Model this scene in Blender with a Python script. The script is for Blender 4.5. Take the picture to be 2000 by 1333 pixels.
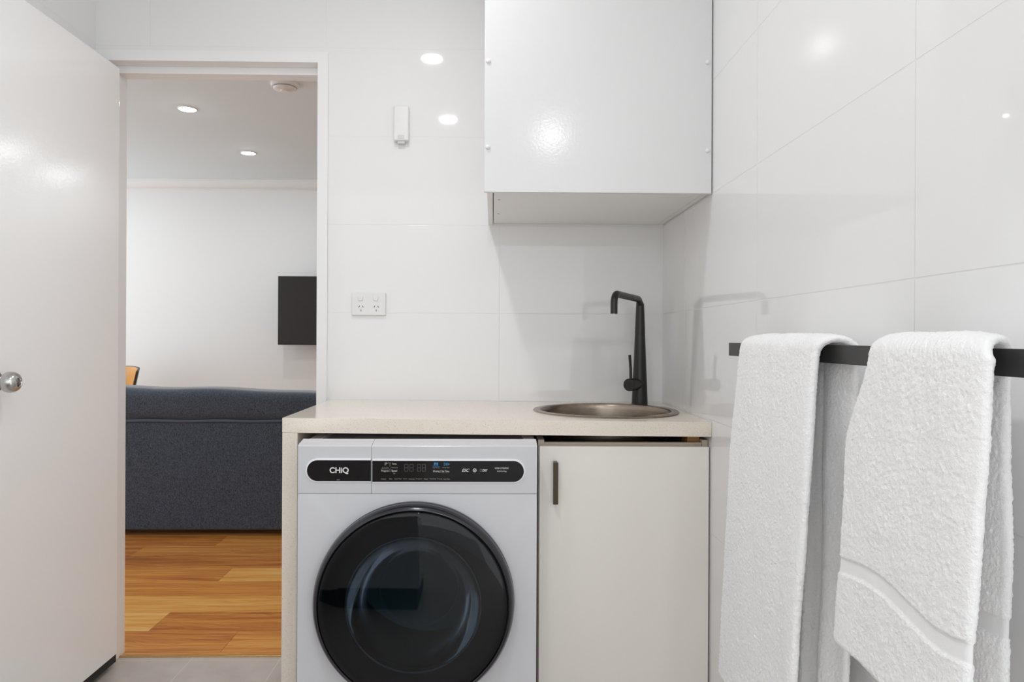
import bpy, bmesh, math, random
from mathutils import Vector, Matrix, noise
random.seed(4)
PI = math.pi
for o in list(bpy.data.objects): bpy.data.objects.remove(o)
SC = bpy.context.scene
COL = SC.collection

# ------------------------------------------------------------------ camera
FPX = 1432.0
cam_data = bpy.data.cameras.new('camera'); cam = bpy.data.objects.new('camera', cam_data); COL.objects.link(cam)
th, rho = math.radians(1.0), .0045
F = Vector((math.sin(th), math.cos(th), 0)); R0 = Vector((math.cos(th), -math.sin(th), 0)); U0 = Vector((0, 0, 1))
R = R0*math.cos(rho) + U0*math.sin(rho); U = U0*math.cos(rho) - R0*math.sin(rho)
M = Matrix((R, U, -F)).transposed().to_4x4(); M.translation = Vector((0, -2.5, 1.118))
cam.matrix_world = M
cam_data.sensor_fit = 'HORIZONTAL'; cam_data.sensor_width = 36; cam_data.lens = 36*FPX/2000
cam_data.shift_x = (1000-988)/2000; cam_data.shift_y = (660-666.5)/2000
cam_data.clip_start = .05
SC.camera = cam
# ------------------------------------------------------------------ world, exposure
w = bpy.data.worlds.new('world'); SC.world = w; w.use_nodes = True
w.node_tree.nodes['Background'].inputs[0].default_value = (.96, .98, 1, 1)
w.node_tree.nodes['Background'].inputs[1].default_value = 1.75
vs = SC.view_settings
vs.view_transform = 'Standard'; vs.look = 'None'; vs.gamma = 1; vs.use_curve_mapping = False
vs.exposure = 0.0
LAMP = 225.0          # radiance of the laundry downlight diffusers
LAMP_FAR = 195.0      # the living room's

SC.cycles.max_bounces = 16; SC.cycles.diffuse_bounces = 12; SC.cycles.glossy_bounces = 8; SC.cycles.transparent_max_bounces = 16

# ------------------------------------------------------------------ helpers: objects
def link(name, me, mat=None, parent=None, smooth=None):
    if mat is not None:
        for m in (mat if isinstance(mat, (list, tuple)) else [mat]): me.materials.append(m)
    o = bpy.data.objects.new(name, me); COL.objects.link(o)
    if parent: o.parent = parent; o.matrix_parent_inverse = parent.matrix_basis.inverted()
    if smooth is not None:
        me.shade_smooth(); me.set_sharp_from_angle(angle=math.radians(smooth))
        if smooth < 60: wn = o.modifiers.new('weighted', 'WEIGHTED_NORMAL'); wn.keep_sharp = True; wn.weight = 100
    return o
def obj(name, bm, mat, parent=None, smooth=35):
    bmesh.ops.recalc_face_normals(bm, faces=bm.faces)
    me = bpy.data.meshes.new(name); bm.to_mesh(me); bm.free()
    return link(name, me, mat, parent, smooth)
def tag(o, label, cat, group=None):
    o['label'] = label; o['category'] = cat
    if group: o['group'] = group
    return o
def thing(name, label, cat, loc=(0, 0, 0), group=None):
    o = bpy.data.objects.new(name, None); COL.objects.link(o); o.location = loc; o.empty_display_size = .1
    return tag(o, label, cat, group)
def struct(o): o['kind'] = 'structure'; return o

def box(bm, x0, x1, y0, y1, z0, z1, bev=0, seg=2):
    b2 = bmesh.new()
    bmesh.ops.create_cube(b2, size=1)
    for v in b2.verts:
        v.co = Vector(((x0+x1)/2 + v.co.x*(x1-x0), (y0+y1)/2 + v.co.y*(y1-y0), (z0+z1)/2 + v.co.z*(z1-z0)))
    if bev: bmesh.ops.bevel(b2, geom=list(b2.edges), offset=bev, segments=seg, profile=.5, affect='EDGES')
    tmp = bpy.data.meshes.new('tmp'); b2.to_mesh(tmp); b2.free(); bm.from_mesh(tmp); bpy.data.meshes.remove(tmp)
    return bm
def bx(*a, **k): return box(bmesh.new(), *a, **k)
def lathe(bm, prof, origin=(0, 0, 0), axis='Z', n=96, close=False):
    """prof: list of (radius, height along axis); radius 0 closes to a pole"""
    o = Vector(origin)
    if axis == 'Z': f = lambda r, h, a: o+Vector((r*math.cos(a), r*math.sin(a), h))
    elif axis == '-Y': f = lambda r, h, a: o+Vector((r*math.cos(a), -h, r*math.sin(a)))
    elif axis == 'X': f = lambda r, h, a: o+Vector((h, r*math.cos(a), r*math.sin(a)))
    else:
        q = Vector((0, 0, 1)).rotation_difference(Vector(axis))
        f = lambda r, h, a: o + q @ Vector((r*math.cos(a), r*math.sin(a), h))
    rings = []
    for r, h in prof:
        if r < 1e-6: rings.append([bm.verts.new(f(0, h, 0))])
        else: rings.append([bm.verts.new(f(r, h, 2*PI*i/n)) for i in range(n)])
    prs = list(zip(rings[:-1], rings[1:]))
    if close: prs.append((rings[-1], rings[0]))
    for A, B in prs:
        for i in range(n):
            j = (i+1) % n
            if len(A) == 1 and len(B) == 1: continue
            if len(A) == 1: bm.faces.new((A[0], B[i], B[j]))
            elif len(B) == 1: bm.faces.new((A[i], A[j], B[0]))
            else: bm.faces.new((A[i], A[j], B[j], B[i]))
    return bm
def tube(bm, pts, rad, n=20, cap=True):
    pts = [Vector(p) for p in pts]; rr = rad if isinstance(rad, (list, tuple)) else [rad]*len(pts)
    rings = []; prev = None
    for i, p in enumerate(pts):
        t = (pts[min(i+1, len(pts)-1)] - pts[max(i-1, 0)]).normalized()
        if prev is None:
            a = Vector((0, 0, 1)) if abs(t.z) < .9 else Vector((1, 0, 0)); u = t.cross(a).normalized()
        else: u = (prev - t*prev.dot(t)).normalized()
        prev = u; v = t.cross(u)
        rings.append([bm.verts.new(p + (u*math.cos(2*PI*k/n) + v*math.sin(2*PI*k/n))*rr[i]) for k in range(n)])
    for A, B in zip(rings[:-1], rings[1:]):
        for k in range(n): bm.faces.new((A[k], A[(k+1) % n], B[(k+1) % n], B[k]))
    if cap: bm.faces.new(rings[0][::-1]); bm.faces.new(rings[-1])
    return bm
def fillet(pts, r, seg=8):
    """polyline with rounded corners"""
    P = [Vector(p) for p in pts]; out = [P[0]]
    for i in range(1, len(P)-1):
        a = (P[i-1]-P[i]).normalized(); b = (P[i+1]-P[i]).normalized()
        ang = a.angle(b); d = r/math.tan(ang/2); s = P[i]+a*d; e = P[i]+b*d
        c = P[i] + (a+b).normalized()*(r/math.sin(ang/2))
        for k in range(seg+1):
            q = (s-c).slerp(e-c, k/seg); out.append(c+q.normalized()*r)
    out.append(P[-1]); return out
def poly_prism(bm, pts2, y0, y1):
    """2-D outline in X,Z extruded along Y"""
    A = [bm.verts.new((x, y0, z)) for x, z in pts2]; B = [bm.verts.new((x, y1, z)) for x, z in pts2]
    n = len(A); bm.faces.new(A); bm.faces.new(B[::-1])
    for i in range(n): bm.faces.new((A[i], B[i], B[(i+1) % n], A[(i+1) % n]))
    return bm
def plate_hole(bm, x0, x1, y0, y1, z0, z1, cx, cy, r, n=96):
    """box between z0 and z1 with a round hole"""
    def edge(a):
        dx, dy = math.cos(a), math.sin(a); t = 1e9
        if dx > 1e-9: t = min(t, (x1-cx)/dx)
        if dx < -1e-9: t = min(t, (x0-cx)/dx)
        if dy > 1e-9: t = min(t, (y1-cy)/dy)
        if dy < -1e-9: t = min(t, (y0-cy)/dy)
        return cx+dx*t, cy+dy*t
    angs = sorted([2*PI*i/n for i in range(n)] + [math.atan2(yy-cy, xx-cx) % (2*PI) for xx in (x0, x1) for yy in (y0, y1)])
    R_ = [[], [], [], []]
    for a in angs:
        ex, ey = edge(a); ix, iy = cx+r*math.cos(a), cy+r*math.sin(a)
        for k, (x, y, z) in enumerate(((ix, iy, z0), (ex, ey, z0), (ex, ey, z1), (ix, iy, z1))): R_[k].append(bm.verts.new((x, y, z)))
    m = len(angs)
    for k in range(4):
        A, B = R_[k], R_[(k+1) % 4]
        for i in range(m):
            j = (i+1) % m; bm.faces.new((A[i], A[j], B[j], B[i]))
    return bm
def text(s, x, y, z, width, height, mat, parent, name='lettering', bold=0.0, shear=0.0, align='L'):
    cu = bpy.data.curves.new('txt', 'FONT'); cu.body = s; cu.size = 1; cu.extrude = 0; cu.offset = bold; cu.shear = shear
    to = bpy.data.objects.new('txt', cu); COL.objects.link(to)
    dg = bpy.context.evaluated_depsgraph_get(); me = bpy.data.meshes.new_from_object(to.evaluated_get(dg))
    bpy.data.objects.remove(to); bpy.data.curves.remove(cu); me.name = name
    xs = [v.co.x for v in me.vertices]; ys = [v.co.y for v in me.vertices]
    sx = width/(max(xs)-min(xs)); sz = height/(max(ys)-min(ys)); x_, y_ = min(xs), min(ys)
    for v in me.vertices: v.co = Vector((x + (v.co.x-x_)*sx, y, z + (v.co.y-y_)*sz))
    return link(name, me, mat, parent)

# ------------------------------------------------------------------ helpers: materials
class NT:
    def __init__(s, name):
        s.m = bpy.data.materials.new(name); s.m.use_nodes = True; s.t = s.m.node_tree; s.n = s.t.nodes; s.b = s.n['Principled BSDF']; s.out = s.n['Material Output']
    def new(s, ty, **k):
        x = s.n.new('ShaderNode'+ty)
        for a, b in k.items(): setattr(x, a, b)
        return x
    def l(s, a, b): s.t.links.new(a, b)
    def val(s, node, **k):
        for a, b in k.items(): node.inputs[a.replace('_', ' ')].default_value = b
        return node
    def math(s, op, a, b=None, c=None):
        x = s.new('Math', operation=op)
        for i, q in enumerate((a, b, c)):
            if q is None: continue
            if isinstance(q, (int, float)): x.inputs[i].default_value = q
            else: s.l(q, x.inputs[i])
        return x.outputs[0]
    def obj(s): return s.new('TexCoord').outputs['Object']
    def xyz(s, v):
        x = s.new('SeparateXYZ'); s.l(v, x.inputs[0]); return x.outputs
    def vec(s, x, y, z):
        c = s.new('CombineXYZ')
        for i, q in enumerate((x, y, z)):
            if isinstance(q, (int, float)): c.inputs[i].default_value = q
            else: s.l(q, c.inputs[i])
        return c.outputs[0]
    def noise(s, v, scale, detail=3, rough=.5):
        x = s.new('TexNoise'); s.l(v, x.inputs['Vector']); x.inputs['Scale'].default_value = scale; x.inputs['Detail'].default_value = detail; x.inputs['Roughness'].default_value = rough
        return x.outputs[0]
    def ramp(s, f, *st):
        x = s.new('ValToRGB'); e = x.color_ramp.elements
        while len(e) < len(st): e.new(.5)
        for q, (p, c) in zip(e, st): q.position = p; q.color = (*c, 1) if len(c) == 3 else c
        s.l(f, x.inputs[0]); return x.outputs[0]
    def mix(s, f, a, b):
        x = s.new('Mix', data_type='RGBA')
        for i, q in ((0, f), (6, a), (7, b)):
            if isinstance(q, (int, float)): x.inputs[i].default_value = q
            elif isinstance(q, tuple): x.inputs[i].default_value = (*q, 1)
            else: s.l(q, x.inputs[i])
        return x.outputs[2]
    def bump(s, h, strength=.2, dist=.001, normal=None):
        x = s.new('Bump'); s.l(h, x.inputs['Height']); x.inputs['Strength'].default_value = strength; x.inputs['Distance'].default_value = dist
        if normal: s.l(normal, x.inputs['Normal'])
        s.l(x.outputs[0], s.b.inputs['Normal']); return x.outputs[0]
def mat(name, col, rough=.5, metal=0, ior=1.5, nscale=0, nstr=.1, ndist=.001, coat=0, vary=0):
    t = NT(name); b = t.b
    b.inputs['Base Color'].default_value = (*col, 1); b.inputs['Roughness'].default_value = rough; b.inputs['Metallic'].default_value = metal; b.inputs['IOR'].default_value = ior
    if coat: b.inputs['Coat Weight'].default_value = coat; b.inputs['Coat Roughness'].default_value = .05
    if nscale:
        n = t.noise(t.obj(), nscale, 2); t.bump(n, nstr, ndist)
    if vary:
        n = t.noise(t.obj(), 3, 4); t.l(t.mix(n, tuple(c*(1-vary) for c in col), tuple(min(1, c*(1+vary)) for c in col)), b.inputs['Base Color'])
    return t.m
def emis(name, col, s):
    t = NT(name); e = t.new('Emission'); e.inputs[0].default_value = (*col, 1); e.inputs[1].default_value = s; t.l(e.outputs[0], t.out.inputs[0]); return t.m

def tile_mat(name, ax, off, wid, zoff, hei, col, grout, gap=.0012, rough=.04, bumpn=0.05):
    """stack-bonded glossy wall tiles: ax = 0 for X, 1 for Y along the wall"""
    t = NT(name); p = t.xyz(t.obj())
    def line(c, o, w):
        f = t.math('FRACT', t.math('DIVIDE', t.math('SUBTRACT', c, o), w)); d = t.math('MULTIPLY', t.math('MINIMUM', f, t.math('SUBTRACT', 1., f)), w)
        return d
    d = t.math('MINIMUM', line(p[ax], off, wid), line(p[2], zoff, hei))
    g = t.new('MapRange'); g.interpolation_type = 'SMOOTHSTEP'; t.l(d, g.inputs[0]); g.inputs[1].default_value = gap*.5; g.inputs[2].default_value = gap*1.3
    t.l(t.mix(g.outputs[0], grout, col), t.b.inputs['Base Color'])
    r = t.math('SUBTRACT', .5, t.math('MULTIPLY', g.outputs[0], .5-rough)); t.l(r, t.b.inputs['Roughness'])
    n = t.noise(t.obj(), 2.2, 1)
    b1 = t.new('Bump'); b1.inputs['Strength'].default_value = bumpn; b1.inputs['Distance'].default_value = .01; t.l(n, b1.inputs['Height'])
    b2 = t.new('Bump'); b2.inputs['Strength'].default_value = .35; b2.inputs['Distance'].default_value = .0012; t.l(g.outputs[0], b2.inputs['Height']); t.l(b1.outputs[0], b2.inputs['Normal'])
    t.l(b2.outputs[0], t.b.inputs['Normal']); t.b.inputs['IOR'].default_value = 1.5
    return t.m

WHITE = (.86, .86, .86)
m_tileX = tile_mat('tile_back', 0, .035-1.2, .593, 0.0, .3, (.83, .83, .83), (.785, .785, .78))
m_tileY = tile_mat('tile_side', 1, -.29, .605, -.0, .3005, (.82, .82, .82), (.755, .755, .75))
m_paint = mat('wall_paint', (.82, .84, .85), .55, nscale=250, nstr=.05)
m_ceil = mat('ceiling_paint', (.84, .85, .86), .8)
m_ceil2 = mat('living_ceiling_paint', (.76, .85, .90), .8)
m_gloss = mat('gloss_white_paint', (.92, .92, .92), .15, nscale=150, nstr=.14, ndist=.0010)
m_trim = mat('trim_paint', (.86, .86, .86), .22, nscale=90, nstr=.06)
m_cab = mat('white_cabinet_paint', (.73, .73, .73), .135, nscale=170, nstr=.16, ndist=.0008)
m_cabu = mat('white_board', (.86, .86, .85), .4, nscale=60, nstr=.1, vary=.03)
m_plastic = mat('white_plastic', (.80, .80, .80), .28)
m_black = mat('black_slot', (.012, .012, .012), .6)
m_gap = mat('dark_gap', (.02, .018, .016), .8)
m_lamp = emis('lamp_diffuser', (.985, .99, 1), LAMP)
m_lampf = emis('lamp_diffuser_living', (.96, .985, 1), LAMP_FAR)
m_chrome = mat('brushed_steel', (.55, .54, .52), .22, 1)
m_tap = mat('matt_black_metal', (.012, .011, .010), .34)
m_rail = mat('black_rail', (.022, .021, .021), .42)
m_washer = mat('washer_enamel', (.68, .69, .72), .18, nscale=400, nstr=.02)
m_washer2 = mat('washer_fascia', (.64, .65, .675), .22)
m_rimw = mat('washer_rim', (.82, .82, .86), .15)
m_panel = mat('black_display', (.010, .009, .009), .08, ior=1.35)
m_ring = mat('dark_chrome', (.07, .07, .078), .18, .85)
m_liner = mat('black_plastic', (.012, .011, .013), .35)
m_txt = mat('print_white', (.75, .74, .72), .5)
m_txt2 = mat('print_grey', (.30, .29, .27), .5)
m_seg = mat('unlit_segments', (.085, .078, .07), .4)
m_blue = mat('print_blue', (.05, .30, .62), .5)
m_bronze = mat('bronze_handle', (.075, .055, .035), .38, .6)
m_cream = mat('cream_laminate', (.86, .835, .785), .28, nscale=30, nstr=.02)
m_carc = mat('cream_board', (.52, .46, .38), .5)
m_woodblk = mat('raw_timber', (.40, .20, .06), .6, vary=.3)
m_tv = mat('tv_black', (.015, .012, .011), .18)
m_drum = mat('drum_steel', (.42, .44, .44), .5, .6, nscale=60, nstr=.3)
m_blackleg = mat('black_timber', (.01, .009, .008), .4)

# stone worktop
t = NT('speckled_stone'); c = t.obj()
v = t.new('TexVoronoi'); v.inputs['Scale'].default_value = 480; t.l(c, v.inputs['Vector'])
big = t.noise(c, 40, 4)
sp = t.ramp(t.xyz(v.outputs['Color'])[0], (0, (.56, .48, .40)), (.07, (.66, .59, .50)), (.16, (.79, .725, .64)), (.8, (.82, .755, .67)), (1, (.90, .85, .78)))
dotm = t.math('LESS_THAN', v.outputs['Distance'], .42)
base = t.mix(big, (.81, .73, .63), (.86, .785, .69))
t.l(t.mix(dotm, base, sp), t.b.inputs['Base Color']); t.b.inputs['Roughness'].default_value = .16
m_stone = t.m

# grey floor tiles
t = NT('grey_floor_tile'); c = t.obj(); p = t.xyz(c)
def ln(cc, o, w_):
    f = t.math('FRACT', t.math('DIVIDE', t.math('SUBTRACT', cc, o), w_)); return t.math('MULTIPLY', t.math('MINIMUM', f, t.math('SUBTRACT', 1., f)), w_)
d = t.math('MINIMUM', ln(p[0], -.733, .305), ln(p[1], .045, .61)); g = t.math('GREATER_THAN', d, .0016)
n1 = t.noise(c, 9, 6, .62); n2 = t.noise(c, 60, 3)
body = t.mix(n2, t.ramp(n1, (.3, (.43, .375, .34)), (.7, (.61, .555, .51))), (.53, .475, .435))
t.l(t.mix(g, (.62, .59, .56), body), t.b.inputs['Base Color']); t.b.inputs['Roughness'].default_value = .42
t.bump(t.math('ADD', t.math('MULTIPLY', g, 1.), t.math('MULTIPLY', n2, .3)), .3, .001)
m_ftile = t.m

# timber boards: tone per board comes from the board's own colour attribute
t = NT('honey_timber_boards'); a = t.new('Attribute', attribute_name='tone'); ac = t.xyz(a.outputs['Color'])
p = t.xyz(t.obj())
vv = t.vec(t.math('ADD', t.math('MULTIPLY', p[0], 1.1), t.math('MULTIPLY', ac[1], 37.)), t.math('ADD', t.math('MULTIPLY', p[1], 16.), t.math('MULTIPLY', ac[2], 19.)), 0.)
wob = t.noise(t.vec(t.math('MULTIPLY', p[0], 2.2), t.math('MULTIPLY', p[1], 7.), ac[1]), 1.2, 3)
n1 = t.noise(vv, 1.6, 5, .6)
v2 = t.vec(t.math('MULTIPLY', p[0], 2.), t.math('ADD', t.math('MULTIPLY', p[1], 120.), t.math('MULTIPLY', wob, 16.)), ac[1])
n2 = t.noise(v2, 1.3, 4, .55)
grain = t.math('ADD', t.math('MULTIPLY', n1, .62), t.math('MULTIPLY', n2, .38))
f = t.math('ADD', grain, t.math('MULTIPLY', t.math('SUBTRACT', ac[0], .5), .34))
col = t.ramp(f, (.22, (.26, .075, .018)), (.38, (.50, .18, .04)), (.50, (.68, .29, .065)), (.62, (.80, .41, .105)), (.80, (.88, .56, .21)))
t.l(col, t.b.inputs['Base Color']); t.b.inputs['Roughness'].default_value = .22
m_wood = t.m

# upholstery
def fabric(name, c0, c1, sc=520):
    t = NT(name); p = t.xyz(t.obj())
    v1 = t.vec(t.math('MULTIPLY', p[0], sc), t.math('MULTIPLY', p[1], sc), t.math('MULTIPLY', p[2], sc*.28))
    n = t.noise(v1, 1., 3, .6); n2 = t.noise(t.obj(), 130, 3)
    f = t.math('ADD', t.math('MULTIPLY', n, .65), t.math('MULTIPLY', n2, .35))
    t.l(t.ramp(f, (.34, c0), (.68, c1)), t.b.inputs['Base Color']); t.b.inputs['Roughness'].default_value = .9
    t.b.inputs['Sheen Weight'].default_value = .5; t.b.inputs['Sheen Roughness'].default_value = .4
    t.bump(f, .5, .0012); return t.m
m_sofa = fabric('navy_fabric', (.012, .020, .032), (.10, .125, .17), 420)

# terry towelling
t = NT('white_terry'); c = t.obj()
n = t.noise(c, 420, 3, .7); n2 = t.noise(c, 140, 2)
t.b.inputs['Base Color'].default_value = (.94, .94, .94, 1); t.b.inputs['Roughness'].default_value = 1
t.b.inputs['Sheen Weight'].default_value = .35; t.b.inputs['Sheen Roughness'].default_value = .5
t.b.inputs['Specular IOR Level'].default_value = .1
t.bump(t.math('ADD', n, n2), .7, .0022)
m_terry = t.m
m_terry_flat = mat('woven_border', (.86, .86, .86), .8, nscale=700, nstr=.3, ndist=.0006)

# dark tinted glass of the washer door: real panes, fresnel reflection over tinted transmission
def thin_glass(name, tint, rough=.02, ior=1.5):
    t = NT(name); tr = t.new('BsdfTransparent'); tr.inputs[0].default_value = (*tint, 1); gl = t.new('BsdfGlossy'); gl.inputs['Roughness'].default_value = rough
    fr = t.new('Fresnel'); fr.inputs[0].default_value = ior; mx = t.new('MixShader')
    t.l(fr.outputs[0], mx.inputs[0]); t.l(tr.outputs[0], mx.inputs[1]); t.l(gl.outputs[0], mx.inputs[2]); t.l(mx.outputs[0], t.out.inputs[0]); return t.m
m_smoke = thin_glass('smoked_glass', (.50, .54, .58), ior=1.43)
m_bowl = thin_glass('clear_bowl_glass', (.74, .88, .88), .05, ior=1.20)

# ================================================================== SETTING
XW = .580           # right wall plane
YB = 0.0            # tiled wall plane
# wall with the doorway (tiles on the laundry face, paint on the living-room face)
def wall_doorway():
    bm = bmesh.new()
    dx0, dx1, dz = -1.312, -.575, 2.063
    for a in ((-1.345, dx0, 0, .1, 0, 2.4), (dx1, XW, 0, .1, 0, 2.4), (dx0, dx1, 0, .1, dz, 2.4)): box(bm, *a)
    bmesh.ops.recalc_face_normals(bm, faces=bm.faces)
    for f_ in bm.faces: f_.material_index = 0 if f_.normal.y < -.5 else 1
    return bm
struct(obj('wall_back', wall_doorway(), [m_tileX, m_paint], smooth=None))
struct(obj('wall_right', bx(XW, XW+.1, -2.2, .1, 0, 2.4), m_tileY, smooth=None))  # stops short behind the camera so more world fill enters
struct(obj('wall_left', bx(-1.445, -1.345, -4.0, .1, 0, 2.4), m_tileY, smooth=None))
# behind the camera the room is left open so world light fills it
struct(obj('wall_glare_block', bx(-1.345, XW+.1, -4.1, -4.0, 0, .55), m_paint, smooth=None))  # unseen low wall, added to keep world glare off the washer display
struct(obj('floor', bx(-1.445, XW+.1, -4.1, .078, -.05, 0), m_ftile, smooth=None))
struct(obj('ceiling', bx(-1.445, XW+.1, -4.1, .1, 2.4, 2.5), m_ceil, smooth=None))
# living room
LX0, LX1, LY1 = -3.9, 1.2, 3.60
struct(obj('wall_living_far', bx(LX0, LX1, LY1, LY1+.1, 0, 2.4), m_paint, smooth=None))
# the living room's left end is left open for added fill from the world
struct(obj('wall_living_right', bx(LX1, LX1+.1, .1, LY1+.1, 0, 2.4), m_paint, smooth=None))
struct(obj('wall_living_near', box(bx(LX0, -1.445, 0, .1, 0, 2.4), XW+.1, LX1, 0, .1, 0, 2.4), m_paint, smooth=None))
struct(obj('ceiling_living', bx(LX0-.1, LX1+.1, .1, LY1+.1, 2.4, 2.5), m_ceil2, smooth=None))
# cornice along the far wall
bm = bmesh.new(); prof = [(0, 0), (0, -.012)] + [(.01+.065*math.sin(a)+0, -.012-.062*(1-math.cos(a))) for a in [k*PI/2/8 for k in range(9)]]
prof = [(LY1-.088, 2.4), (LY1-.088, 2.392)] + [(LY1-.082+.068*(1-math.cos(k*PI/16)), 2.388-.052*math.sin(k*PI/16)) for k in range(9)] + [(LY1-.012, 2.330), (LY1, 2.330), (LY1, 2.4)]
A = [bm.verts.new((LX0, y, z)) for y, z in prof]; B = [bm.verts.new((LX1, y, z)) for y, z in prof]
for i in range(len(A)): bm.faces.new((A[i], B[i], B[(i+1) % len(A)], A[(i+1) % len(A)]))
bm.faces.new(A); bm.faces.new(B)
struct(obj('trim_1', bm, m_paint, smooth=30))
struct(obj('baseboard_far', bx(LX0, LX1, LY1-.014, LY1, 0, .09, bev=.003), m_trim))
# boards
def boards():
    me = bpy.data.meshes.new('floor_living'); V = []; Fc = []; T = []
    ends = {0: [-2.9, -.96, .6], 1: [-2.6, -1.30, -.1], 2: [-3.1, .2], 3: [-2.3, -.2], 4: [-2.8, -1.25, .5], 5: [-2.0, -.6], 6: [-3.0, -1.84, .1], 7: [-2.5, -1.48, .3]}
    tone = {(0, 1): .38, (0, 2): .55, (1, 1): .92, (1, 2): .30, (2, 1): .78, (3, 1): .40, (4, 1): .33, (4, 2): .80, (5, 1): .22, (6, 1): .2, (6, 2): .42, (7, 1): .2, (7, 2): .5}
    rnd = random.Random(11)
    for r in range(-1, 19):
        y0 = .108+.19*r; y1 = y0+.19
        y0 = max(y0, .078); y1 = min(y1, LY1)
        if y1 <= y0: continue
        e = ends.get(r) or [-3.2+rnd.random()*1.2, -1.2+rnd.random()*1.4]
        e = [LX0]+e+[LX1]
        for k in range(len(e)-1):
            g = .0006; i = len(V)
            V += [(e[k]+g, y0+g, 0), (e[k+1]-g, y0+g, 0), (e[k+1]-g, y1-g, 0), (e[k]+g, y1-g, 0)]
            V += [(x, y, -.03) for x, y, z in V[-4:]]
            for q in ((0, 1, 2, 3), (4, 7, 6, 5), (0, 4, 5, 1), (1, 5, 6, 2), (2, 6, 7, 3), (3, 7, 4, 0)):
                Fc.append([i+j for j in q])
            c_ = (tone.get((r, k), rnd.random()), rnd.random(), rnd.random(), 1); T += [c_]*24
    me.from_pydata(V, [], Fc); at = me.color_attributes.new('tone', 'FLOAT_COLOR', 'CORNER')
    for i, c_ in enumerate(T): at.data[i].color = c_
    return me
struct(link('floor_living', boards(), m_wood))
struct(obj('trim_2', bx(-1.312, -.575, .070, .084, -.004, .004, bev=.002), mat('brass_strip', (.60, .36, .12), .25, .6)))
# door frame: architrave, rebated jambs and head
dX0, dX1, dZ = -1.297, -.5965, 2.046
bm = bmesh.new()
for (a0, a1, z0, z1) in ((dX1, -.562, 0, dZ), (-1.344, dX0, 0, dZ), (-1.344, -.562, dZ, dZ+.035)):
    box(bm, a0, a1, -.012, -.0002, z0, z1)
for (a0, a1, z0, z1) in ((dX1, -.5752, 0, dZ), (-1.3118, dX0, 0, dZ), (-1.3118, -.5752, dZ, 2.0628)):
    box(bm, a0, a1, -.0002, .1002, z0, z1)
for (a0, a1, z0, z1) in ((dX1-.011, dX1, 0, dZ), (dX0, dX0+.0025, 0, dZ), (dX0+.0025, dX1-.011, 2.021, dZ)):
    box(bm, a0, a1, .04, .1002, z0, z1, bev=.0015)
for (a0, a1, z0, z1) in ((dX1, -.53, 0, dZ), (-1.37, dX0, 0, dZ), (-1.37, -.53, dZ, dZ+.06)):
    box(bm, a0, a1, .1002, .114, z0, z1)
fr = struct(obj('trim_3', bm, m_trim))
sp_ = obj('strike_plate', bx(dX1-.0125, dX1-.0105, .045, .085, 1.015, 1.075, bev=.0006), m_chrome, fr)
# open door leaf
door = struct(obj('door_1', bx(-1.297, -1.262, -.688, -.004, .046, 2.022, bev=.004, seg=3), m_gloss))
ky, kz = -.628, 1.0
bm = bmesh.new()
lathe(bm, [(0, 0), (.031, 0), (.032, .002), (.030, .006), (.018, .010), (.012, .013), (.011, .020), (.014, .026), (.022, .030), (.0262, .038), (.0270, .046), (.0255, .054), (.0215, .061), (.0150, .0655), (.0125, .0665), (.0115, .0655), (.0100, .0600), (.0095, .0550), (0, .0545)], (-1.262, ky, kz), 'X', 48)
obj('door_handle', bm, m_chrome, door)
obj('bottom_gap_shade', bx(-1.290, -1.266, -.686, -.006, .020, .0458), m_gap, door)  # dark strip filling the gap under the leaf, in place of its shade
bm = bmesh.new(); lathe(bm, [(0, 0), (.031, 0), (.030, -.006), (.012, -.013), (.012, -.018), (.0255, -.026), (.027, -.034), (.022, -.043), (0, -.044)], (-1.297, ky, kz), 'X', 32)
obj('door_handle', bm, m_chrome, door)
for hz in (.25, 1.05, 1.82):
    bm = bmesh.new(); lathe(bm, [(0, 0), (.006, 0), (.006, .1), (0, .1)], (-1.2985, .0, hz), 'Z', 16); box(bm, -1.2985, -1.2965, -.034, .0, hz+.002, hz+.098)
    obj('hinge', bm, m_chrome, door)

# ================================================================== DOWNLIGHTS
def downlight(x, y, mt, label, group):
    t_ = thing('downlight', label, 'ceiling light', (x, y, 2.4), group)
    bm = bmesh.new(); lathe(bm, [(.0448, -.001), (.0448, -.006), (.0500, -.006), (.0520, -.003), (.0520, 0)], (x, y, 2.4), 'Z', 48)
    obj('trim_ring', bm, m_plastic, t_)
    bm = bmesh.new(); lathe(bm, [(0, -.0105), (.02, -.0100), (.035, -.0085), (.0440, -.0062), (.0445, -.004)], (x, y, 2.4), 'Z', 48)
    for f_ in bm.faces: pass
    obj('diffuser', bm, mt, t_)
GL, GF = 'downlights in the laundry ceiling', 'downlights in the living room ceiling'
downlight(-.285, -.866, m_lamp, 'round white downlight in the laundry ceiling, the one nearest the tiled doorway wall', GL)
downlight(-.27, -1.79, m_lamp, 'round white downlight in the laundry ceiling, middle one of three', GL)
downlight(.36, -3.25, m_lamp, 'round white downlight in the laundry ceiling, furthest from the tiled doorway wall', GL)
downlight(-1.725, 1.655, m_lampf, 'bright round downlight on the living room ceiling, the larger left one seen through the doorway', GF)
downlight(-1.71, 2.64, m_lampf, 'bright round downlight on the living room ceiling, the lower right one nearer the far wall', GF)
downlight(-3.2, 1.7, m_lampf, 'round downlight on the living room ceiling, hidden left behind the door on the sofa side', GF)
downlight(-3.2, 2.7, m_lampf, 'round downlight on the living room ceiling, hidden left behind the door above the chair', GF)
downlight(.87, 2.62, m_lampf, 'round downlight on the living room ceiling, hidden right behind the tiled wall', GF)
downlight(.92, 3.38, m_lampf, 'round downlight on the living room ceiling, hidden right and close to the far wall', GF)

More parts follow.
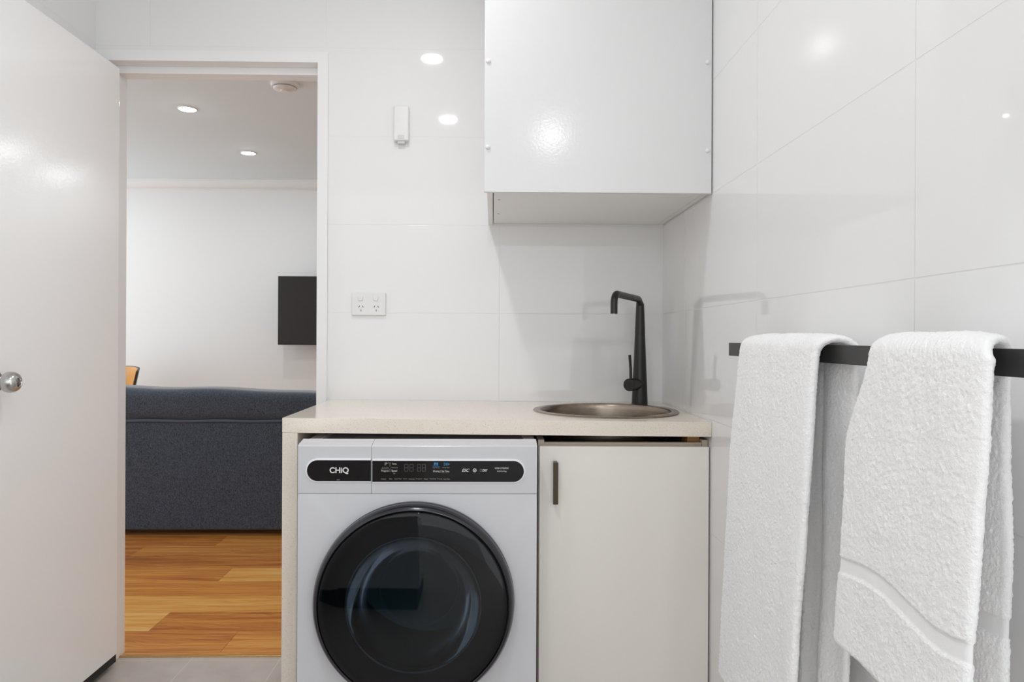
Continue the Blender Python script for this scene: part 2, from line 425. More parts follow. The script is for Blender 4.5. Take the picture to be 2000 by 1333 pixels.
# smoke alarm
t_ = thing('smoke_alarm', 'round white smoke alarm on the living room ceiling at the top right of the doorway', 'smoke alarm', (-1.062, 1.235, 2.4))
bm = bmesh.new(); lathe(bm, [(0, 0), (.070, 0), (.070, -.010), (.066, -.016), (.060, -.018), (.058, -.022), (.052, -.030), (.030, -.036), (0, -.036)], (-1.062, 1.235, 2.4), 'Z', 64); obj('body', bm, m_plastic, t_)
bm = bmesh.new(); lathe(bm, [(.0595, -.0175), (.0605, -.0205), (.0585, -.0225), (.0575, -.0205)], (-1.062, 1.235, 2.4), 'Z', 64, close=True); obj('vent_ring', bm, mat('grey_plastic', (.35, .35, .35), .5), t_)
bm = bmesh.new(); lathe(bm, [(0, -.041), (.016, -.041), (.019, -.035)], (-1.062, 1.225, 2.4), 'Z', 32); obj('test_button', bm, m_plastic, t_)

# ================================================================== WORKTOP
def tilt(bm, k=.0072, x0=0.02):
    for v in bm.verts: v.co.z -= k*(v.co.x-x0)
    return bm
SKX, SKY, SKR = .338, -.298, .2165
t_ = thing('worktop', 'speckled cream stone worktop with a waterfall end panel over the washing machine', 'worktop', (0, -.28, .9))
bm = plate_hole(bmesh.new(), -.551, XW-.001, -.570, -.001, .862, .901, SKX, SKY, .2)
edges = [e for e in bm.edges if len(e.link_faces) == 2 and all(abs(v.co.y+.57) < 1e-4 for v in e.verts) and abs(e.verts[0].co.z-e.verts[1].co.z) < 1e-5]
bmesh.ops.bevel(bm, geom=edges, offset=.0018, segments=2, profile=.5, affect='EDGES')
obj('countertop', tilt(bm), m_stone, t_, smooth=40)
obj('end_panel', tilt(bx(-.551, -.511, -.570, -.001, .0, .8618, bev=.0012)), m_stone, t_)

# sink
zt = .901-.0072*(SKX-.02)
sink = thing('sink', 'round brushed steel sink bowl set into the cream worktop', 'sink', (SKX, SKY, zt))
bm = bmesh.new()
lathe(bm, [(.2165, .0002), (.2165, .0025), (.2135, .0045), (.2000, .0050), (.1960, .0035), (.1930, -.0010), (.1905, -.012), (.1880, -.05), (.1840, -.110), (.1760, -.135), (.158, -.150), (.120, -.157), (.045, -.162), (.040, -.166), (0, -.166),
           ], (SKX, SKY, zt), 'Z', 128)
t = NT('sink_steel'); p = t.xyz(t.obj()); t.b.inputs['Metallic'].default_value = 1; t.b.inputs['Base Color'].default_value = (.34, .285, .235, 1)
nn = t.noise(t.vec(t.math('MULTIPLY', p[0], 8.), t.math('MULTIPLY', p[1], 8.), t.math('MULTIPLY', p[2], 900.)), 1., 2)
t.l(t.math('ADD', t.math('MULTIPLY', nn, .12), .22), t.b.inputs['Roughness']); m_sink = t.m
# thin metal wall so that the bowl also reads from below
bo = obj('bowl', bm, m_sink, sink, smooth=30)
so = bo.modifiers.new('wall', 'SOLIDIFY'); so.thickness = .001; so.offset = 0
bm = bmesh.new(); lathe(bm, [(0, -.163), (.034, -.163), (.036, -.160), (.030, -.159), (.022, -.1605), (0, -.1605)], (SKX, SKY, zt), 'Z', 48); obj('drain', bm, m_chrome, sink)

# tap
TX, TY = .484, -.092; zT = .901-.0072*(TX-.02)
tap = thing('mixer_tap', 'matt black mixer tap with a square swan neck and side lever behind the sink', 'tap', (TX, TY, zT))
bm = bmesh.new()
lathe(bm, [(0, 0), (.0262, 0), (.0264, .002), (.0255, .03), (.0200, .150), (.0168, .233), (.0162, .2345), (.0168, .236), (.0145, .30), (.0128, .335)], (TX, TY, zT), 'Z', 48)
obj('body', bm, m_tap, tap)
d_ = Vector((.356-TX, -.345-TY, 0)); zs = 1.246
path = fillet([(TX, TY, zT+.325), (TX, TY, zs), (TX+d_.x, TY+d_.y, zs+.004), (TX+d_.x, TY+d_.y, 1.19)], .030, 10)
bm = tube(bmesh.new(), path, [.0128 if i < 2 else .0118 if i < 6 else .0105 for i in range(len(path))], 24); obj('spout', bm, m_tap, tap)
bm = tube(bmesh.new(), [(TX+d_.x, TY+d_.y, 1.1905), (TX+d_.x, TY+d_.y, 1.1885)], .0085, 20); obj('aerator', bm, m_chrome, tap)
hz = .968; hd = Vector((-.62, -.78, 0)).normalized(); hp = Vector((TX, TY, hz))
bm = lathe(bmesh.new(), [(0, .008), (.0175, .008), (.0175, .038), (.0170, .0395), (.0175, .041), (.0205, .044), (.0205, .074), (.0195, .076), (0, .076)], hp, tuple(hd), 32); obj('cartridge', bm, m_tap, tap)
e_ = hp+hd*.062
bm = tube(bmesh.new(), [e_+Vector((0, 0, .012)), e_+Vector((-.001, -.001, .05)), e_+Vector((-.005, -.004, .096))], [.0048, .0046, .0046], 16); obj('lever', bm, m_tap, tap)

# ================================================================== SINK CUPBOARD
cup = thing('base_cupboard', 'cream laminate cupboard under the sink with one door', 'cupboard', (.35, -.28, 0))
bm = bmesh.new()
box(bm, .122, .138, -.540, -.02, .10, .845); box(bm, XW-.018, XW-.002, -.540, -.02, .10, .845); box(bm, .138, XW-.018, -.54, -.02, .10, .116); box(bm, .138, XW-.018, -.036, -.02, .116, .845)
obj('carcass', bm, m_carc, cup)
obj('front_rail', bx(.1385, XW-.0185, -.538, -.522, .800, .838), m_carc, cup)
obj('corner_block', bx(XW-.052, XW-.019, -.52, -.46, .80, .856, bev=.001), m_woodblk, cup, smooth=None)
obj('kickboard', bx(.124, XW-.004, -.50, -.485, 0, .0995), m_cream, cup)
dr = obj('door', tilt(bx(.1245, XW-.0045, -.560, -.5415, .105, .830, bev=.001), .003, .35), m_cream, cup)
bm = bmesh.new()
hx = .1655
box(bm, hx-.0065, hx+.0065, -.588, -.580, .682, .792, bev=.001)
box(bm, hx-.0045, hx+.0045, -.582, -.5595, .682, .691); box(bm, hx-.0045, hx+.0045, -.582, -.5595, .783, .792)
obj('handle', bm, m_bronze, dr)

# ================================================================== WASHING MACHINE
wx0, wx1, wy, wt = -.482, .111, -.675, .850
wm = thing('washing_machine', 'white front loading washing machine with a large dark round door under the worktop', 'washing machine', ((wx0+wx1)/2, -.39, 0))
CX, CZ = -.1915, .464
# front plate with the porthole cut out, body shell behind
bm = plate_hole(bmesh.new(), wx0, wx1,   .012, .7284, 0, .012, CX, CZ, .170)
for v in bm.verts: v.co = Vector((v.co.x, wy+v.co.z, v.co.y))
ed = [e for e in bm.edges if len(e.link_faces) == 2 and all(abs(v.co.y-wy) < 1e-5 for v in e.verts) and (all(abs(v.co.x-wx0) < 1e-5 for v in e.verts) or all(abs(v.co.x-wx1) < 1e-5 for v in e.verts) or all(abs(v.co.z-.7284) < 1e-5 for v in e.verts))]
bmesh.ops.bevel(bm, geom=ed, offset=.002, segments=2, profile=.5, affect='EDGES')
obj('front_plate', bm, m_washer, wm, smooth=40)
bm = bmesh.new()
box(bm, wx0, wx0+.004, wy+.012, -.10, .012, .835); box(bm, wx1-.004, wx1, wy+.012, -.10, .012, .835); box(bm, wx0, wx1, -.104, -.10, .012, .835); box(bm, wx0, wx1, wy+.012, -.10, .012, .016)
obj('cabinet', bm, m_washer, wm)
bm = bmesh.new()
box(bm, wx0, wx0+.03, wy+.055, -.10, .835, .8505, bev=.002); box(bm, wx1-.03, wx1, wy+.055, -.10, .835, .8505, bev=.002); box(bm, wx0+.03, wx1-.03, wy+.055, -.10, .832, .842)
obj('lid', bm, m_washer, wm)
# fascia: sloped top strip, split by the drawer line
def fascia(x0, x1, yo=0):
    bm = bmesh.new()
    prof = [(wy+yo, .7295), (wy+yo, .846), (wy+yo+.002, .8485), (wy+yo+.006, .8505), (wy+.052, .862-.004), (wy+.054, .856), (wy+.054, .7295)]
    A = [bm.verts.new((x0, y, z)) for y, z in prof]; B = [bm.verts.new((x1, y, z)) for y, z in prof]
    n = len(A)
    for i in range(n): bm.faces.new((A[i], B[i], B[(i+1) % n], A[(i+1) % n]))
    bm.faces.new(A); bm.faces.new(B); return bm
cp = obj('control_panel', fascia(-.2992, wx1), m_washer2, wm, smooth=30)
dw = obj('detergent_drawer', fascia(wx0, -.3002, .0005), m_washer2, wm, smooth=30)
obj('seam_backing', bx(wx0+.002, wx1-.002, wy+.002, wy+.02, .7245, .7315), m_gap, wm, smooth=None)
def stadium(x0, x1, z0, z1, left, right, n=24):
    r = (z1-z0)/2; zc = (z0+z1)/2; pts = []
    if left: pts += [(x0+r+r*math.cos(a), zc+r*math.sin(a)) for a in [PI/2+PI*k/n for k in range(n+1)]]
    else: pts += [(x0, z1), (x0, z0)]
    if right: pts += [(x1-r+r*math.cos(a), zc+r*math.sin(a)) for a in [-PI/2+PI*k/n for k in range(n+1)]]
    else: pts += [(x1, z0), (x1, z1)]
    return pts
def strip(x0, x1, z0, z1, l, r_, parent, yf):
    bm = poly_prism(bmesh.new(), stadium(x0, x1, z0, z1, l, r_), yf-.0022, yf+.001); obj('display_strip', bm, m_panel, parent)
    outer = stadium(x0-(.004 if l else 0), x1+(.004 if r_ else 0), z0-.0035, z1+.0045, l, r_); inner = stadium(x0, x1, z0, z1, l, r_)
    bm = bmesh.new(); lo = [[bm.verts.new((x, y, z)) for x, z in pp] for pp, y in ((outer, yf+.0005), (outer, yf-.0018), (inner, yf-.0030), (inner, yf+.0005))]
    n = len(outer)
    for k in range(4):
        for i in range(n):
            if i == n-1 and not (l and r_) and False: continue
            bm.faces.new((lo[k][i], lo[k][(i+1) % n], lo[(k+1) % 4][(i+1) % n], lo[(k+1) % 4][i]))
    obj('strip_rim', bm, m_rimw, parent, smooth=30)
strip(-.459, -.3015, .7605, .8125, True, False, dw, wy)
strip(-.2975, .078, .7590, .8115, False, True, cp, wy)
yt = wy-.0027
def px(u, v): return ((u-963)/786.5 + .0012, 1.118-(v-660)/786.5 + .0006)   # face-plane coordinates of the print
def lab(s, u0, u1, v0, v1, m_, parent=cp, **k):
    x0, z1 = px(u0, v0); x1, z0 = px(u1, v1); text(s, x0, yt, z0, x1-x0, z1-z0, m_, parent, **k)
lab('CHiQ', 645, 682, 914.5, 928, m_txt, dw, name='brand_lettering', bold=.025)
lab('Temp', 766, 775, 906, 910, m_txt); lab('Program', 745.5, 760, 919.5, 924, m_txt); lab('Speed', 765.5, 776, 919, 924, m_txt); lab('Dly', 768.5, 773, 925, 928, m_txt2)
lab('P', 752, 757, 905, 911, m_txt2, bold=.02); lab('E-Cotton', 747, 760, 914, 916, m_txt2); lab('Mixed', 764, 777, 914, 916, m_txt2)
bm = bmesh.new()
for u0, u1, v0, v1 in ((752, 764, 905.6, 906.3), (761.7, 762.5, 907, 912.5), (761.7, 762.5, 917, 923.5), (745, 760, 917.4, 918)):
    x0, z1 = px(u0, v0); x1, z0 = px(u1, v1); box(bm, x0, x1, yt-.0001, yt+.0004, z0, z1)
obj('print_lines', bm, m_txt2, cp, smooth=None)
# unlit seven segment digits 88:88
bm = bmesh.new()
for k, u in enumerate((790.3, 800.5, 815, 824.5)):
    x0, z1 = px(u, 908); x1, z0 = px(u+7.4, 922.6); w_ = x1-x0; h_ = z1-z0; s_ = .0011
    for zz in (z0, z0+h_/2-s_/2, z1-s_): box(bm, x0+s_*.9, x1-s_*.9, yt, yt+.0004, zz, zz+s_)
    for xx in (x0, x1-s_):
        box(bm, xx, xx+s_, yt, yt+.0004, z0+s_*.7, z0+h_/2-s_*.3); box(bm, xx, xx+s_, yt, yt+.0004, z0+h_/2+s_*.3, z1-s_*.7)
for v in (912, 918):
    x0, z1 = px(810.2, v); box(bm, x0, x0+.0012, yt, yt+.0004, z1-.0012, z1)
obj('time_digits', bm, m_seg, cp, smooth=None)
# blue wash symbols
lab('m', 848, 856, 905, 911, m_blue, bold=.03); 
bm = bmesh.new()
for (u0, v0, u1, v1) in ((867.5, 905, 867.5, 911), (867.5, 905, 872, 908), (867.5, 911, 872, 908), (872, 905, 872, 911), (872, 908, 879, 908), (874, 905.5, 877, 908), (874, 910.5, 877, 908)):
    a, b = px(u0, v0), px(u1, v1); tube(bm, [(a[0], yt, a[1]), (b[0], yt, b[1])], .00045, 6)
obj('symbols', bm, m_blue, cp, smooth=None)
lab('Drying', 846.5, 859, 920, 924.5, m_txt); lab('Set Time', 863, 877.5, 920, 924, m_txt)
lab('Steam', 845, 859, 911.8, 913.2, m_blue); lab('Add Wash', 845, 859, 914.4, 916, m_txt2); lab('Delay End', 864, 878, 913.6, 916.2, m_txt2)
bm = bmesh.new(); x0, z1 = px(860.6, 920); x1, z0 = px(861.3, 924.5); box(bm, x0, x1, yt, yt+.0004, z0, z1); obj('print_lines', bm, m_txt2, cp, smooth=None)
for s_, u0, u1 in (('Cotton', 745, 754.5), ('Mix', 761, 767), ('Quick Wash', 771, 785), ('Sport', 788, 796), ('Delicate', 799, 810.5), ('Allergycare', 812, 825), ('Wool', 828, 836), ('Bedding', 840, 852), ('Drying', 854.5, 864), ('Auto Clean', 866.5, 879)):
    lab(s_, u0, u1, 935.8, 938.4, m_txt2)
lab('ESC', 902.5, 917, 917, 923, m_txt, bold=.01, shear=.35)
bm = bmesh.new(); x0, z0 = px(927.3, 920)
lathe(bm, [(.0033, 0), (.0046, 0), (.0046, .0004), (.0033, .0004)], (x0, yt+.0004, z0), '-Y', 32, close=True)
box(bm, x0-.0025, x0+.0025, yt, yt+.0004, z0-.0005, z0+.0005); box(bm, x0-.0005, x0+.0005, yt, yt+.0004, z0-.0025, z0+.0025)
obj('symbols', bm, m_txt, cp, smooth=None)
bm = bmesh.new(); x0, z1 = px(937.5, 917.8); x1, z0 = px(941, 922.5); w_ = .0005
for q in ((x0, x1, z0, z0+w_), (x0, x1, z1-w_, z1), (x0, x0+w_, z0, z1), (x1-w_, x1, z0, z1)): box(bm, q[0], q[1], yt, yt+.0004, q[2], q[3])
obj('symbols', bm, m_txt2, cp, smooth=None)
lab('DRY', 942.8, 952.5, 918, 922.5, m_txt, bold=.02)
lab('WASH & STEAMDRY', 966.5, 994, 914.3, 917.8, m_txt); lab('8.0/5.0 kg', 971.5, 989.5, 920.5, 923.7, m_txt)
x0, z1 = px(659, 938.5); x1, z0 = px(665, 939.6); obj('print_lines', bx(x0, x1, yt, yt+.0004, z0, z1), m_txt2, dw, smooth=None)

# round door
wd = obj('door', lathe(bmesh.new(), [(.176, .004), (.176, .001), (.2465, .001), (.2475, .004), (.2475, .014), (.2462, .016), (.2462, .019), (.2470, .021), (.2455, .032), (.2410, .042), (.2372, .0465), (.2345, .0475), (.2325, .0455), (.2325, .036), (.176, .030), (.170, .028), (.170, .004)], (CX, wy, CZ), '-Y', 160, close=True), m_ring, wm, smooth=40)
# black ring behind the glass (inner part of the door), seen through the smoked pane
obj('door_liner', lathe(bmesh.new(), [(.2322, .0368), (.2322, .0380), (.171, .0325), (.1655, .031), (.1655, .0305), (.171, .0312)], (CX, wy, CZ), '-Y', 128, close=True), m_liner, wd, smooth=40)
obj('door_glass', lathe(bmesh.new(), [(0, .0530), (.06, .0527), (.12, .0517), (.18, .0499), (.2260, .0475), (.2300, .0462), (.2310, .0430), (.2290, .0420), (.18, .0455), (.12, .0475), (.06, .0487), (0, .0490)], (CX, wy, CZ), '-Y', 160), m_smoke, wd, smooth=60)
obj('inner_ring', lathe(bmesh.new(), [(.1655, .033), (.1665, .0345), (.1650, .0355), (.1630, .0345), (.1630, .031)], (CX, wy, CZ), '-Y', 128, close=True), mat('ring_grey', (.30, .36, .37), .3), wd, smooth=60)
obj('inner_ring', lathe(bmesh.new(), [(.1015, -.1005), (.1025, -.0995), (.1030, -.1010), (.1015, -.1025)], (CX, wy, CZ), '-Y', 96, close=True), bpy.data.materials['ring_grey'], wd, smooth=60)
obj('glass_bowl', lathe(bmesh.new(), [(.1625, .030), (.160, .010), (.150, -.030), (.135, -.070), (.112, -.095), (.103, -.102), (.098, -.110), (.07, -.122), (.03, -.127), (0, -.128), (0, -.124), (.03, -.123), (.068, -.118), (.094, -.106), (.100, -.097), (.110, -.090), (.131, -.066), (.146, -.028), (.156, .010), (.159, .030)], (CX, wy, CZ), '-Y', 128), m_bowl, wd, smooth=60)
obj('drum', lathe(bmesh.new(), [(.168, -.012), (.172, -.03), (.215, -.05), (.235, -.10), (.235, -.40), (.20, -.42), (0, -.42)], (CX, wy, CZ), '-Y', 96), m_drum, wm, smooth=30)

# ================================================================== WALL CABINET
wc = thing('wall_cabinet', 'white boxed wall cabinet above the sink with a screwed front panel', 'cabinet', (.27, -.28, 1.5))
obj('front_panel', bx(-.0255, XW-.003, -.568, -.552, 1.502, 2.398, bev=.002), m_cab, wc)
obj('side_panel', bx(-.0175, -.0025, -.548, -.001, 1.503, 2.398, bev=.001), m_cabu, wc)
obj('side_panel', bx(XW-.018, XW-.003, -.548, -.001, 1.506, 2.398, bev=.001), m_cabu, wc)
obj('bottom_panel', bx(-.0005, XW-.019, -.546, -.006, 1.507, 1.523, bev=.001), m_cabu, wc)
for y_ in (-.437, -.202): obj('slot', bx(.012, .018, y_, y_+.0025, 1.5062, 1.5072), m_black, wc, smooth=None)
bm = bmesh.new(); box(bm, .10, XW-.02, -.5518, -.5465, 1.508, 1.516); obj('gap_strip', bm, m_woodblk, wc, smooth=None)
for sx_, sz_ in ((-.016, 1.847), (-.016, 1.620), (XW-.015, 1.616), (-.016, 2.08), (XW-.015, 1.85), (XW-.015, 2.08)):
    bm = bmesh.new(); lathe(bm, [(.0062, 0), (.0058, .0028), (.0035, .0046), (0, .0052)], (sx_, -.5682, sz_), '-Y', 24); obj('screw_cap', bm, m_plastic, wc)

# ================================================================== WALL FITTINGS
po = thing('power_outlet', 'white double power outlet on the tiles between doorway and tap', 'power outlet', (-.4215, 0, 1.23))
gx0, gx1, gz0, gz1 = -.479, -.364, 1.1915, 1.2685
pl = obj('plate', bx(gx0, gx1, -.0105, -.0005, gz0, gz1, bev=.0025, seg=3), m_plastic, po)
for cx_ in (gx0+.030, gx1-.0335):
    bm = bmesh.new(); box(bm, cx_-.0085, cx_+.0085, -.0128, -.0100, 1.2405, 1.2575, bev=.0012)
    lathe(bm, [(.0088, 0), (.0088, .003), (.0075, .0042), (0, .0046)], (cx_, -.0100, 1.249), '-Y', 32); obj('switch', bm, m_plastic, po)
    for ang, ox, oz in ((-.5, -.0062, .0045), (.5, .0062, .0045), (0, 0, -.0085)):
        bm = bmesh.new(); box(bm, -.0009, .0009, -.0003, .0006, -.0036, .0036)
        bmesh.ops.transform(bm, matrix=Matrix.Translation((cx_+.0016+ox, -.0106, 1.2165+oz)) @ Matrix.Rotation(-ang if ox else 0, 4, 'Y'), verts=bm.verts)
        obj('pin_slot', bm, m_black, po, smooth=None)
ws = thing('wall_sensor', 'small white rectangular sensor box high on the tiles between doorway and cabinet', 'sensor', (-.312, 0, 1.84))
obj('housing', bx(-.3385, -.2875, -.026, -.0005, 1.781, 1.899, bev=.005, seg=3), m_plastic, ws)
obj('lens', bx(-.3240, -.3020, -.0275, -.025, 1.787, 1.800, bev=.0012), mat('grey_lens', (.66, .66, .66), .3), ws)
obj('latch', bx(-.3250, -.3010, -.020, -.004, 1.7725, 1.782, bev=.001), mat('grey_latch', (.62, .62, .62), .4), ws)

# ================================================================== TOWEL RAIL
RX = .50
rl = thing('towel_rail', 'matt black flat bar towel rail on the right tiled wall', 'towel rail', (XW, -1.5, 1.1))
obj('bar', bx(RX-.004, RX+.004, -2.02, -.965, 1.0825, 1.1095, bev=.0008), m_rail, rl)
for yy in (-.985, -2.0):
    obj('bracket', bx(RX+.003, XW-.001, yy-.006, yy+.006, 1.086, 1.106, bev=.0008), m_rail, rl)

# ================================================================== TOWELS
def towel(name, label, y_top, y_bot, yb_top, yb_bot, z_front, z_back, xf_top, xf_bot, th_f, th_b, band, seed, pleatf, pleatb, step=.0019):
    """one draped sheet: a flattened tube swept from the back hem over the rail to the front hem"""
    pts = []       # (x, z, part) centre line;  part: -1 back .. +1 front
    xb = RX+.024; top = 1.1185; rr = .0185
    n = int((top-z_back)/step)
    for i in range(n): pts.append((xb+.014*math.sin(min(1, i/n*1.0)*PI)*.5, z_back+(top-rr-z_back)*i/n, 'b', i/n))
    na = 18
    for i in range(na+1):
        a = PI*i/na; xc = (xb+xf_top)/2; ra = (xb-xf_top)/2
        pts.append((xc+ra*math.cos(a), top-rr+rr*math.sin(a)*1.0, 'a', i/na))
    n = int((top-z_front)/step)
    for i in range(1, n+1):
        s = i/n; pts.append((xf_top+(xf_bot-xf_top)*(s**.8), top-rr+(z_front-top+rr)*s, 'f', s))
    W = max(y_top[0]-y_top[1], y_bot[0]-y_bot[1]); nu = int(W/step); na_ = 8
    sec = [(-1+2*j/nu, 1, 0) for j in range(nu+1)] + [(1, math.cos(PI*k/na_), math.sin(PI*k/na_)) for k in range(1, na_)]
    sec += [(1-2*j/nu, -1, 0) for j in range(nu+1)] + [(-1, -math.cos(PI*k/na_), -math.sin(PI*k/na_)) for k in range(1, na_)]
    V = []; rings = []; NS = len(sec)
    bds = {}; bwave = lambda u: .010*math.sin(PI*u/.66) if u < .66 else -.006*math.sin(PI*(u-.66)/.34)
    P = [Vector((p[0], 0, p[1])) for p in pts]; NV = noise.noise
    for i, (x, z, part, s) in enumerate(pts):
        T_ = (P[min(i+1, len(P)-1)]-P[max(i-1, 0)]).normalized(); N = Vector((-T_.z, 0, T_.x))
        if part == 'b':
            k = s; far = yb_bot[0]+(yb_top[0]-yb_bot[0])*k; near = yb_bot[1]+(yb_top[1]-yb_bot[1])*k**3; th_ = th_b
        elif part == 'a':
            k = s; far = yb_top[0]+(y_top[0]-yb_top[0])*k; near = yb_top[1]+(y_top[1]-yb_top[1])*k; th_ = th_b+(th_f-th_b)*k
        else:
            k = min(1, s*3.0); k = k*k*(3-2*k); far = y_top[0]+(y_bot[0]-y_top[0])*k; near = y_top[1]+(y_bot[1]-y_top[1])*k; th_ = th_f
        far += NV(Vector((seed, z*7, 1.5+(part == 'b'))))*.006; near += NV(Vector((seed, z*8, 7.5+(part == 'b'))))*.006
        endt = min(i, len(pts)-1-i)*step/th_
        e_f = math.sqrt(max(0, 1-(1-min(1, endt))**2)) if endt < 1 else 1
        e_f = max(e_f, .12)
        c_ = (far+near)/2; hw = (far-near)/2-th_
        ring = []
        for fl, tt, yy in sec:
            y = c_-hw*fl; u = .5+.5*fl*hw/(hw+th_)
            off = pleatb(u, s) if part == 'b' else pleatf(u, s) if part == 'f' else 0
            bd = 0
            if band and part != 'a':
                zb = z - bwave(u)*(part == 'f'); bd = max(0, min(1, (zb-band[0])/.0015))*max(0, min(1, (band[1]-zb)/.0015))
            bds[len(V)] = bd > .5
            t_h = th_*e_f - .0030*bd*abs(tt)
            q = Vector((x, y, z)) + N*off
            if yy == 0: tt *= 1-.30*abs(fl)**5
            else: tt *= .70
            d = N*tt + Vector((0, -yy, 0))
            e = NV(Vector((q.x*60+seed, q.y*60, q.z*60)))*.0006 + NV(Vector((q.x*16+seed, q.y*16, q.z*7)))*.0020*abs(tt)
            r3 = q + d*.01
            e += (NV(Vector((r3.x*330+seed, r3.y*330, r3.z*400)))*.0015 + NV(Vector((r3.x*150, r3.y*150+seed, r3.z*150)))*.0004)*(1-.9*bd)
            q += d*(t_h+e*min(1, e_f*1.5))
            if q.x > XW-.003: q.x = XW-.003
            ring.append(len(V)); V.append(q)
        rings.append(ring)
    Fc = []; mi = []
    for i, (A, B) in enumerate(zip(rings[:-1], rings[1:])):
        for k in range(NS):
            Fc.append((A[k], A[(k+1) % NS], B[(k+1) % NS], B[k])); mi.append(1 if bds[A[k]] and bds[B[k]] else 0)
    for Rg in (rings[0], rings[-1]):
        cv = len(V); V.append(sum((V[j] for j in Rg), Vector())/NS)
        # close the hem by pairing the two faces of the cloth
        for j in range(nu):
            Fc.append((Rg[j], Rg[j+1], Rg[nu+na_+nu-j-1], Rg[nu+na_+nu-j])); mi.append(0)
        V.pop()
        Fc.append(tuple(Rg[nu:nu+na_+1])); mi.append(0)
        Fc.append(tuple(Rg[2*nu+na_:]+[Rg[0]])); mi.append(0)
    me = bpy.data.meshes.new(name); me.from_pydata([tuple(v) for v in V], [], Fc); me.materials.append(m_terry); me.materials.append(m_terry_flat)
    for p_, q in zip(me.polygons, mi): p_.material_index = q
    bm = bmesh.new(); bm.from_mesh(me); bmesh.ops.recalc_face_normals(bm, faces=bm.faces); bm.to_mesh(me); bm.free(); me.shade_smooth()
    o = bpy.data.objects.new(name, me); COL.objects.link(o); tag(o, label, 'towel', 'towels on the rail'); return o
sm = lambda x, a, b: max(0, min(1, (x-a)/(b-a)))**2*(3-2*max(0, min(1, (x-a)/(b-a))))
g_ = lambda x, c_, w_: math.exp(-((x-c_)/w_)**2)
towel('bath_towel', 'long white terry towel folded narrow over the rail end nearest the worktop', (-1.105, -1.435), (-1.09, -1.445), (-1.11, -1.46), (-1.12, -1.41), .47, .50,
      RX-.024, RX-.061, .0088, .0082, None, 3.1,
      lambda u, s: .004*s*math.sin(u*3.0+1) - .006*s*sm(u, .8, 1),
      lambda u, s: (1-s**3)*(.016*g_(u, .63, .055)+.014*g_(u, .83, .07)-.006-.010*g_(u, .725, .014)*1.9))
towel('hand_towel', 'white terry towel with a woven border hanging on the near part of the rail', (-1.585, -1.812), (-1.540, -1.815), (-1.60, -1.765), (-1.585, -1.762), .718, .66,
      RX-.024, RX-.046, .0086, .0082, (.810, .832), 8.7,
      lambda u, s: .003*math.sin(u*5+.5)*s - .004*s*sm(u, .75, 1),
      lambda u, s: -.006*math.sin(u*6)*(1-s))

# ================================================================== LIVING ROOM
sf = thing('sofa', 'dark navy fabric sofa seen from behind through the doorway', 'sofa', (-1.8, 2.05, 0))
def sag(bm):
    for v in bm.verts:
        v.co.z -= .036*(v.co.x+2.06)*max(0, v.co.z-.6)/.24*.9
    return bm
def cushy(x0, x1, y0, y1, z0, z1, r, nx=40):
    b_ = bx(x0, x1, y0, y1, z0, z1, bev=r, seg=6)
    es = [e for e in b_.edges if abs(e.verts[0].co.x-e.verts[1].co.x) > .4]
    bmesh.ops.subdivide_edges(b_, edges=es, cuts=nx, use_grid_fill=True); return b_
obj('back_panel', cushy(-2.75, -.62, 1.625, 1.80, .035, .640, .012), m_sofa, sf)
bm = cushy(-2.76, -.61, 1.612, 1.86, .652, .833, .055)
for v in bm.verts:
    v.co.z += (v.co.z-.64)/.2*(.006*math.sin(v.co.x*4+1)+.004*math.sin(v.co.x*11)); v.co.y += .006*math.sin(v.co.x*5)*(v.co.z-.64)/.2
obj('back_roll', sag(bm), m_sofa, sf, smooth=60)
bm = tube(bmesh.new(), [(-2.755+.03*i, 1.624, .645+.0018*math.sin(i*.5)) for i in range(72)], .0085, 12); obj('piping', bm, mat('navy_piping', (.085, .10, .15), .8), sf)
obj('seat_base', bx(-2.74, -.63, 1.80, 2.48, .06, .30, bev=.015), m_sofa, sf)
for k in range(2): obj('seat_cushion', bx(-2.52+.84*k, -1.69+.84*k, 1.83, 2.50, .30, .46, bev=.04, seg=4), m_sofa, sf, smooth=60)
for x0 in (-2.76, -.85): obj('arm', bx(x0, x0+.24, 1.80, 2.50, .06, .62, bev=.04, seg=4), m_sofa, sf, smooth=60)
for xx in (-2.68, -.70):
    for yy in (1.70, 2.42): obj('foot', bx(xx-.025, xx+.025, yy-.025, yy+.025, 0, .062 if yy > 2 else .037), m_blackleg, sf)

# television on its wall bracket
tvx0, tvx1, tvz0, tvz1 = -1.732, -.50, 1.052, 1.606
tv = thing('television', 'black flat television on the living room far wall, cut off by the door frame', 'television', (-1.12, LY1, 1.3))
obj('housing', bx(tvx0, tvx1, 3.43, 3.465, tvz0, tvz1, bev=.003), m_liner, tv)
obj('screen', bx(tvx0+.006, tvx1-.006, 3.4285, 3.431, tvz0+.010, tvz1-.006), m_tv, tv, smooth=None)
bm = bmesh.new(); box(bm, -1.30, -.94, 3.465, 3.49, 1.15, 1.50, bev=.01); box(bm, -1.2, -1.04, 3.49, LY1-.001, 1.25, 1.40); obj('wall_bracket', bm, m_liner, tv)

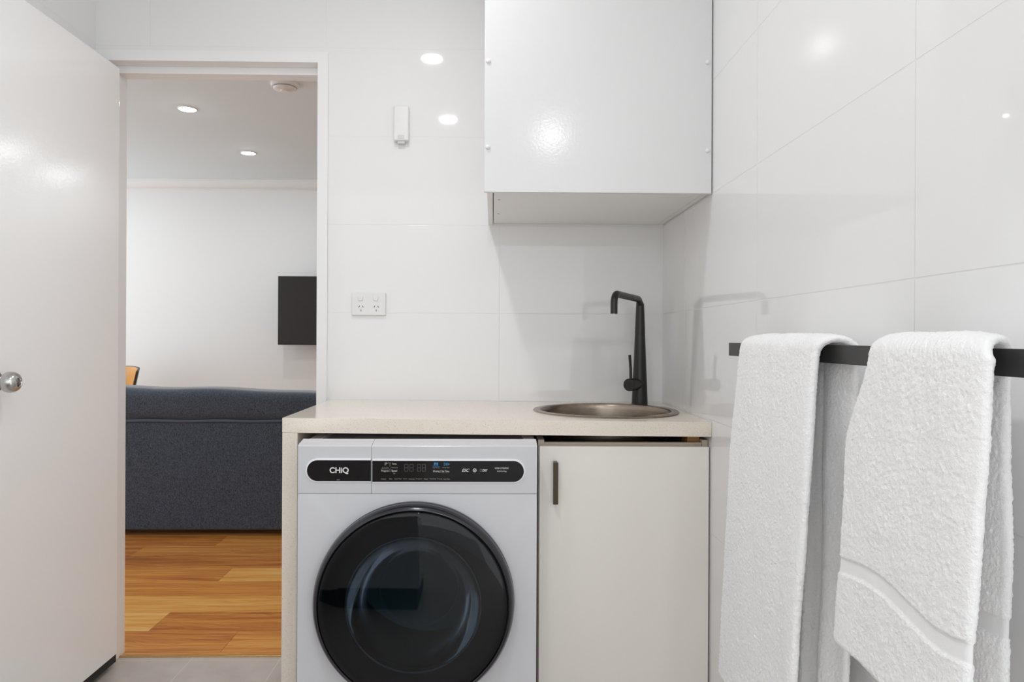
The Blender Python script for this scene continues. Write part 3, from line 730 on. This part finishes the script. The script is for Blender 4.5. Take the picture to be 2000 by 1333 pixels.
# bent timber chair beyond the sofa
CHX, CHY = -2.935, 2.95
ch = thing('dining_chair', 'curved timber backed chair with black rim, partly seen left above the sofa', 'chair', (CHX, CHY, 0))
m_ply = mat('honey_ply', (.62, .32, .10), .35, nscale=40, nstr=.05, vary=.25)
def shell(r0, r1, a0, a1, z0, z1, flare, nA=40, nZ=10):
    """curved back: thin shell from radius r0 (inside) to r1 (outside), open towards +Y"""
    bm = bmesh.new(); G = {}
    for s_, rr_ in ((0, r0), (1, r1)):
        for i in range(nA+1):
            for j in range(nZ+1):
                a = a0+(a1-a0)*i/nA; z = z0+(z1-z0-.03*(abs(i/nA-.5)*2)**4)*j/nZ; r_ = rr_+flare*j/nZ
                G[s_, i, j] = bm.verts.new((CHX+r_*math.cos(a), CHY+r_*math.sin(a), z))
    for s_ in (0, 1):
        for i in range(nA):
            for j in range(nZ): bm.faces.new((G[s_, i, j], G[s_, i+1, j], G[s_, i+1, j+1], G[s_, i, j+1]))
    for i in range(nA):
        for j in (0, nZ): bm.faces.new((G[0, i, j], G[0, i+1, j], G[1, i+1, j], G[1, i, j]))
    for j in range(nZ):
        for i in (0, nA): bm.faces.new((G[0, i, j], G[0, i, j+1], G[1, i, j+1], G[1, i, j]))
    return bm
# the hollow of the back faces the sofa
obj('backrest', shell(.225, .231, PI*.0+.22, PI-.22, .60, .884, .055), m_ply, ch)
obj('rim', shell(.2312, .246, PI*.0+.20, PI-.20, .595, .887, .055), m_blackleg, ch)
obj('seat', lathe(bmesh.new(), [(0, .43), (.21, .43), (.225, .445), (.22, .46), (0, .455)], (CHX, CHY, 0), 'Z', 48), m_ply, ch)
for a in (PI/4, 3*PI/4, 5*PI/4, 7*PI/4):
    obj('leg', tube(bmesh.new(), [(CHX+.20*math.cos(a), CHY+.20*math.sin(a), 0), (CHX+.16*math.cos(a), CHY+.16*math.sin(a), .432)], [.010, .014], 12), m_blackleg, ch)
for a in (.35, PI/2, PI-.35):
    obj('back_post', tube(bmesh.new(), [(CHX+.20*math.cos(a), CHY+.20*math.sin(a), .45), (CHX+.238*math.cos(a), CHY+.238*math.sin(a), .62)], .009, 12), m_blackleg, ch)


# vanity left of the camera, seen as a reflection in the washer's glass
va = thing('vanity_cabinet', 'pale cabinet on a dark kickboard, seen reflected in the washing machine door glass', 'cabinet', (-.81, -2.2, 0))
obj('body', bx(-1.343, -.285, -2.36, -1.92, .125, .775, bev=.004), m_cab, va)
obj('kickboard', bx(-1.343, -.30, -2.35, -1.96, 0, .124), m_black, va)
obj('top', bx(-1.343, -.28, -2.365, -1.915, .776, .80, bev=.002), m_stone, va)
